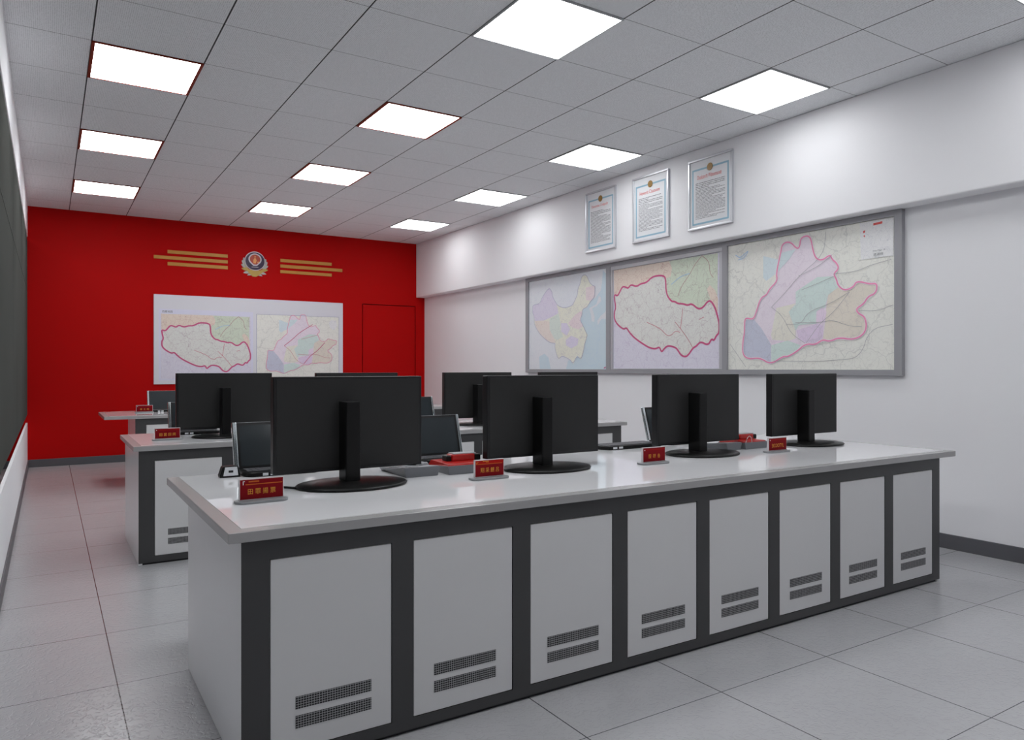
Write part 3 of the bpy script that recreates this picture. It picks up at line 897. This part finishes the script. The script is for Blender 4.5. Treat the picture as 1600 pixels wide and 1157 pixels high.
def map_sheet(name, parent, to, flip, corners, base, regions, lines, ox=0.0, oz=0.0, sx=1.0, sz=1.0, sheet=(0, 1, 0, 1)):
    """to(s,t,k): point on layer k of the sheet"""
    b = MB()
    def poly(pts, k, m):
        vs = [b.bm.verts.new(to(ox + s * sx, oz + q * sz, k)) for s, q in pts]
        i = b.mi(m)
        for tri in tessellate_polygon([[Vector((s, q, 0)) for s, q in pts]]):
            f = b.bm.faces.new([vs[j] for j in tri])
            f.material_index = i
            f.normal_update()
            if f.normal.dot(flip) < 0:
                f.normal_flip()
    def line(pts, k, wd, m, closed=False):
        P = [Vector(to(ox + s * sx, oz + q * sz, k)) for s, q in pts]
        # rounded by Chaikin cutting
        for _ in range(2):
            Q = []
            n = len(P)
            for i in range(n if closed else n - 1):
                a, c = P[i], P[(i + 1) % n]
                Q += [a * 0.75 + c * 0.25, a * 0.25 + c * 0.75]
            if not closed:
                Q = [P[0]] + Q + [P[-1]]
            P = Q
        n = len(P)
        L_, R_ = [], []
        for i in range(n):
            if closed:
                d = P[(i + 1) % n] - P[i - 1]
            else:
                d = P[min(i + 1, n - 1)] - P[max(i - 1, 0)]
            if d.length < 1e-6:
                d = Vector((0, 1, 0))
            nn = flip.cross(d).normalized() * wd * 0.5
            L_.append(b.bm.verts.new(P[i] + nn))
            R_.append(b.bm.verts.new(P[i] - nn))
        mi = b.mi(m)
        for i in range(n if closed else n - 1):
            j = (i + 1) % n
            f = b.bm.faces.new((L_[i], R_[i], R_[j], L_[j]))
            f.material_index = mi
    b_ = base
    s0, s1, q0, q1 = sheet
    sv_ox, sv_oz, sv_sx, sv_sz = ox, oz, sx, sz
    # the paper itself has thickness
    cs = [(s0, q0), (s1, q0), (s1, q1), (s0, q1)]
    lo = [b.bm.verts.new(to(s, q, -6)) for s, q in cs]
    hi = [b.bm.verts.new(to(s, q, 0)) for s, q in cs]
    i = b.mi(b_)
    for fv in ([hi, lo[::-1]] + [(lo[a], lo[(a + 1) % 4], hi[(a + 1) % 4], hi[a]) for a in range(4)]):
        f = b.bm.faces.new(fv)
        f.material_index = i
    bmesh.ops.recalc_face_normals(b.bm, faces=b.bm.faces[:])
    for k, (pts, m) in enumerate(regions):
        poly(pts, 1 + k, m)
    kk = len(regions) + 2
    for n_, (pts, wd, m, closed) in enumerate(lines):
        line(pts, kk + n_, wd, m, closed)
    return b.build(name, parent)
ROADG = mat('road_grey', lit(140, 138, 142), 0.6)
ROADR = mat('road_red', lit(170, 95, 110), 0.6)
ROADD = mat('road_brown', lit(150, 120, 115), 0.6)
BLUEL = mat('river_blue', lit(130, 165, 195), 0.6)
MAGENTA = mat('border_magenta', lit(172, 72, 112), 0.5)
PINKL = mat('border_pink', lit(205, 115, 150), 0.5)
PINKD = mat('border_light_pink', lit(228, 190, 205), 0.5)
LANDL = mat('land_outline', lit(150, 150, 170), 0.6)

m_cream = map_mat('map_cream', lit(199, 200, 190), road=lit(165, 165, 162), amount=0.5, scale=4)
m_pink = map_mat('map_pink', lit(205, 186, 200), road=lit(175, 160, 175), amount=0.35, scale=5)
m_violet = map_mat('map_violet', lit(168, 172, 192), amount=0.25, scale=5)
m_blue = map_mat('map_blue', lit(177, 193, 208), amount=0.12, scale=5)
m_teal = map_mat('map_teal', lit(176, 195, 190), amount=0.18, scale=5)
m_sand = map_mat('map_sand', lit(203, 195, 182), amount=0.2, scale=5)
m_orange = map_mat('map_orange', lit(196, 187, 172), amount=0.2, scale=5)
m_mauve = map_mat('map_mauve', lit(192, 172, 198), amount=0.25, scale=5)
m_pink2 = map_mat('map_pink2', lit(202, 178, 200), amount=0.2, scale=5)
m_inset = map_mat('map_inset', lit(198, 198, 206), road=lit(150, 150, 160), amount=0.4, scale=14)

m_lilacbg = map_mat('map_lilac_ground', lit(186, 183, 200), road=lit(160, 150, 172), amount=0.5, scale=8)
m_landgrey = map_mat('map_pale_land', lit(190, 192, 186), road=lit(150, 132, 140), amount=0.6, scale=9)
m_peach = map_mat('map_peach', lit(206, 182, 166), road=lit(160, 125, 120), amount=0.6, scale=10)
m_green = map_mat('map_green', lit(178, 190, 168), road=lit(140, 130, 125), amount=0.5, scale=7)

m_sky = map_mat('map_pale_ground', lit(188, 192, 200), road=lit(175, 178, 188), amount=0.4, scale=6)
m_sea = map_mat('map_sea', lit(168, 188, 202), road=lit(160, 180, 196), amount=0.3, scale=4)
m_yel = map_mat('map_yellow', lit(198, 199, 182), road=lit(160, 158, 165), amount=0.55, scale=8)
m_lil = map_mat('map_lilac', lit(186, 180, 200), road=lit(165, 150, 180), amount=0.4, scale=7)
m_pch = map_mat('map_peach_light', lit(204, 188, 180), road=lit(170, 150, 150), amount=0.4, scale=8)
m_mint = map_mat('map_mint', lit(184, 195, 186), road=lit(160, 165, 165), amount=0.4, scale=8)
m_rose = map_mat('map_rose', lit(200, 184, 186), road=lit(165, 140, 160), amount=0.5, scale=9)

INFR = mat('inner_frame_grey', (0.50, 0.50, 0.53), 0.4, metal=0.2)
# framed map board on the right wall
XF = 5.200
bd = thing('map_board', 'long grey framed board with three coloured maps on the right wall', 'map board', (XR, 5.447, 1.79))
Y0b, Y1b, Z0b, Z1b = 2.979, 7.915, 1.188, 2.392
win = [(6.300, 7.855), (4.650, 6.231), (3.036, 4.594)]       # openings, far to near
zw0, zw1 = 1.229, 2.350
b = MB()
ox, oy, oz = bd.location
def bb(x0, x1, y0, y1, z0, z1, m, bev=0.0):
    b.box(x0 - ox, x1 - ox, y0 - oy, y1 - oy, z0 - oz, z1 - oz, m, bevel=bev, seg=1)
bb(XF, XR, Y0b, Y1b, Z0b, zw0, BOARDFR)
bb(XF, XR, Y0b, Y1b, zw1, Z1b, BOARDFR)
cuts = [Y0b] + [v for wdw in reversed(win) for v in wdw] + [Y1b]
for i in range(0, len(cuts), 2):
    bb(XF, XR, cuts[i], cuts[i + 1], zw0, zw1, BOARDFR)
bb(XF + 0.024, XR, Y0b + 0.01, Y1b - 0.01, zw0, zw1, BOARDFR)
b.build('board_frame', bd)
b = MB()
y0, y1 = win[1]
for (a, c, e, g) in ((y0, y1, zw0, zw0 + 0.010), (y0, y1, zw1 - 0.040, zw1), (y0, y0 + 0.040, zw0 + 0.010, zw1 - 0.040), (y1 - 0.036, y1, zw0 + 0.010, zw1 - 0.040)):
    bb(XF + 0.004, XF + 0.024, a, c, e, g, INFR, 0.003)
b.build('inner_frame', bd)
FX = Vector((-1, 0, 0))
def on_right(y0, y1, z0, z1, x):
    return lambda s, q, k: (x - LAYER * k - ox, y1 + (y0 - y1) * s - oy, z0 + (z1 - z0) * q - oz)
# map of the whole country
y0, y1 = win[0]
map_sheet('map_sheet', bd, on_right(y0 + 0.0005, y1 - 0.0005, zw0 + 0.0005, zw1 - 0.0005, XF + 0.019), FX, None, m_sky,
    [(M1['sea'], m_sea), (M1['bay'], m_sea), (M1['land'], m_yel), (M1['lilac'], m_lil), (M1['peach'], m_pch), (M1['mint'], m_mint), (M1['rose'], m_rose),
     (M1['rose2'], m_rose), (M1['lilac2'], m_lil), (M1['lilac3'], m_lil), (M1['isle'], m_sky), (M1['isle2'], m_sky), ([(0.96, 0.01), (0.985, 0.01), (0.985, 0.03)], MAGENTA)],
    [(M1['land'], 0.006, LANDL, True)])
y0, y1 = win[1]
def tib_regions():
    return [(M2['land'], m_landgrey), (M2['peach'], m_peach), (M2['green'], m_green), (M2['peach2'], m_peach)]
def tib_lines(w):
    return [(M2['land'], w, MAGENTA, True)] + [(M2[k], w * 0.30, c, False) for k, c in (('road1', ROADD), ('road2', ROADR), ('road3', ROADR), ('road4', ROADD), ('road5', BLUEL), ('road6', ROADR), ('road7', ROADR))]
map_sheet('map_sheet', bd, on_right(y0 + 0.0405, y1 - 0.0365, zw0 + 0.0105, zw1 - 0.0405, XF + 0.019), FX, None, m_lilacbg, tib_regions(), tib_lines(0.018))
y0, y1 = win[2]
def prov_regions():
    return [(M3['blue'], m_blue), (M3['land'], m_pink), (M3['violet'], m_violet), (M3['orange'], m_orange), (M3['sand'], m_sand), (M3['teal'], m_teal), (M3['teal2'], m_teal), (M3['mauve'], m_mauve), (M3['pink2'], m_pink2), (M3['blue'][1:6], m_blue)]
def prov_lines(w, roads=True):
    r = [(M3['land'], w * 2.0, PINKD, True), (M3['land'], w * 1.1, PINKL, True)]
    return r + ([(M3['road%d' % k], w * 0.34, ROADG, False) for k in range(1, 12)] + [(M3['lake'], w * 0.5, BLUEL, False)] if roads else [])
inset = [(0.822, 0.995), (0.992, 0.995), (0.992, 0.745), (0.828, 0.745)]
pr = prov_regions() + [(inset, m_inset), ([(0.892, 0.978), (0.937, 0.982), (0.937, 0.967), (0.892, 0.963)], INKRED),
     ([(0.838, 0.936), (0.851, 0.941), (0.849, 0.926), (0.842, 0.922)], INKRED), ([(0.840, 0.905), (0.849, 0.909), (0.849, 0.893)], INKRED)]
pl = prov_lines(0.010)
ms = map_sheet('map_sheet', bd, on_right(y0 + 0.0005, y1 - 0.0005, zw0 + 0.0005, zw1 - 0.0005, XF + 0.019), FX, None, m_cream, pr, pl)

# small print on the inset of the third map
def text_right(body, m, ya, yb, za, zb, x, parent, name='lettering'):
    """ya: reading start (larger y), yb: end; text faces -x"""
    o = text_mesh(name, body, m, 0, 1, 0, 1, 0, parent)
    for v in o.data.vertices:
        s, q = v.co.x, v.co.z
        v.co = Vector((x, ya + (yb - ya) * s, za + (zb - za) * q))
    return o
text_right('City Map 12', INK, 3.205 - oy, 3.110 - oy, 2.110 - oz, 2.122 - oz, XF + 0.009 - ox, ms)
text_right('\u8d44\u6e90\u56fe', INK, 3.200 - oy, 3.125 - oy, 2.080 - oz, 2.098 - oz, XF + 0.009 - ox, ms)

# white board with two map prints on the red wall
WBX0, WBX1, WBZ0, WBZ1 = 1.208, 3.845, 1.024, 2.246
wb = thing('white_board', 'white wall board with two map prints on the red wall', 'board', (2.52, YW, 1.635))
ox, oy, oz = wb.location
WBM = mat('white_board_face', (0.74, 0.74, 0.79), 0.35, spec=0.3, var=0.01)
MB().box(WBX0 - ox, WBX1 - ox, -0.021, -0.001, WBZ0 - oz, WBZ1 - oz, WBM, bevel=0.002, seg=1).build('board_panel', wb)
FYv = Vector((0, -1, 0))
def on_back(x0, x1, z0, z1, y):
    return lambda s, q, k: (x0 + (x1 - x0) * s - ox, y - LAYER * k - oy, z0 + (z1 - z0) * q - oz)
m_greyblue = mat('print_grey_ground', lit(184, 184, 198), 0.6)
gx0, gx1, gz0, gz1 = 1.268, 2.505, 1.075, 2.052
ix0, ix1, iz0, iz1 = 1.293, 2.475, 1.100, 1.984
SX, SZ = (ix1 - ix0) / (gx1 - gx0), (iz1 - iz0) / (gz1 - gz0)
OX, OZ = (ix0 - gx0) / (gx1 - gx0), (iz0 - gz0) / (gz1 - gz0)
s1 = map_sheet('map_print', wb, on_back(gx0, gx1, gz0, gz1, YW - 0.0235), FYv, None, m_greyblue,
    [([(0, 0), (1, 0), (1, 1), (0, 1)], m_lilacbg)] + tib_regions(), tib_lines(0.019), OX, OZ, SX, SZ)
text_mesh('lettering', '\u897f\u85cf\u5730\u56fe', INK, 1.310 - ox, 1.440 - ox, 2.000 - oz, 2.032 - oz, YW - 0.0242 - oy, s1)
gx0, gx1, gz0, gz1 = 2.549, 3.786, 1.075, 2.032
map_sheet('map_print', wb, on_back(gx0, gx1, gz0, gz1, YW - 0.0235), FYv, None, m_cream, prov_regions() + [([(0.82, 0.86), (0.85, 0.90), (0.90, 0.89), (0.92, 0.81), (0.88, 0.74), (0.83, 0.78)], m_inset)] + [([(a_, c_), (e_, c_), (e_, g_), (a_, g_)], LANDL) for a_, e_, c_, g_ in ((0.0, 0.005, -0.04, 0.953), (0.937, 0.942, -0.04, 0.953), (0.0, 0.942, 0.946, 0.953))],
    [(M3['land'], 0.006, PINKL, True)] + [(M3['road1'][1:], 0.008, MAGENTA, False), (M3['road3'], 0.008, MAGENTA, False)] + []+ [(M3[k], 0.004, ROADR, False) for k in ('road2', 'road6', 'road10')],
    0.0, 0.045, 1.06, 1.0)

# ------------------------------------------------------------------ framed notices on the soffit
def notice(label, ya, yb, za, zb, title, seed):
    """ya: far edge, yb: near edge"""
    t = thing('framed_notice', label, 'framed notice', (XS, (ya + yb) / 2, (za + zb) / 2), 0, 'framed notices above the map board')
    W, Hh = ya - yb, zb - za
    b = MB()
    f = 0.020
    for y0, y1, z0, z1 in ((-W / 2, W / 2, -Hh / 2, -Hh / 2 + f), (-W / 2, W / 2, Hh / 2 - f, Hh / 2), (-W / 2, -W / 2 + f, -Hh / 2 + f, Hh / 2 - f), (W / 2 - f, W / 2, -Hh / 2 + f, Hh / 2 - f)):
        b.box(-0.024, 0, y0, y1, z0, z1, SILVER, bevel=0.004, seg=2)
    b.build('frame', t)
    sh = MB().box(-0.012, 0, -W / 2 + f, W / 2 - f, -Hh / 2 + f, Hh / 2 - f, PAPER).build('sheet', t)
    iw, ih = W / 2 - 0.045, Hh / 2 - 0.045
    top = ih - 0.045
    b = MB()
    q = 0.016
    for y0, y1, z0, z1 in ((-iw, iw, -ih, -ih + q), (-iw, iw, top - q, top), (-iw, -iw + q, -ih + q, top - q), (iw - q, iw, -ih + q, top - q)):
        b.box(-0.0128, -0.011, y0, y1, z0, z1, BORDER)
    b.build('blue_border', sh)
    MB().prism([(0.034 * math.cos(a), top - 0.008 + 0.034 * math.sin(a)) for a in [math.pi * k / 18 for k in range(36)]], 'x', -0.018, -0.0125, MEDAL, bevel=0.002, seg=1).build('gold_medal', sh)
    text_right(title, INKRED, iw * 0.72, -iw * 0.62, top - 0.100, top - 0.062, -0.0132, sh, 'title_lettering')
    # body text: rows of word strokes
    r = random.Random(seed)
    b = MB()
    z = top - 0.135
    lw = iw - 0.042
    row = 0
    while z > -ih + 0.055:
        y = lw
        end = -lw + (r.random() * lw * 1.3 if r.random() < 0.35 else 0)
        th = 0.0052 if row < 4 else 0.0040
        while y > end:
            wl = r.uniform(0.010, 0.040)
            y2 = max(end, y - wl)
            zz = z + r.uniform(-0.0008, 0.0008)
            b.box(-0.0129, -0.0115, y2, y, zz - th / 2, zz + th / 2, INK)
            y = y2 - r.uniform(0.003, 0.006)
        z -= 0.0155 if row < 4 else 0.0125
        row += 1
    o = b.build('body_text', sh)
    o['kind'] = 'stuff'
    return t
notice('framed notice with blue border and gold seal, farthest of three above the map board', 6.495, 5.985, 2.520, 3.185, 'Docurmtac Cndapadcr', 3)
notice('framed notice with blue border and gold seal, middle one of three above the map board', 5.718, 5.200, 2.518, 3.178, 'Hewerit C\u0455uouom', 4)
notice('framed notice with blue border and gold seal, nearest of three above the map board', 4.940, 4.416, 2.520, 3.170, 'Oozk\u0430m\u0442t W\u0430nnmaos\u0435', 5)
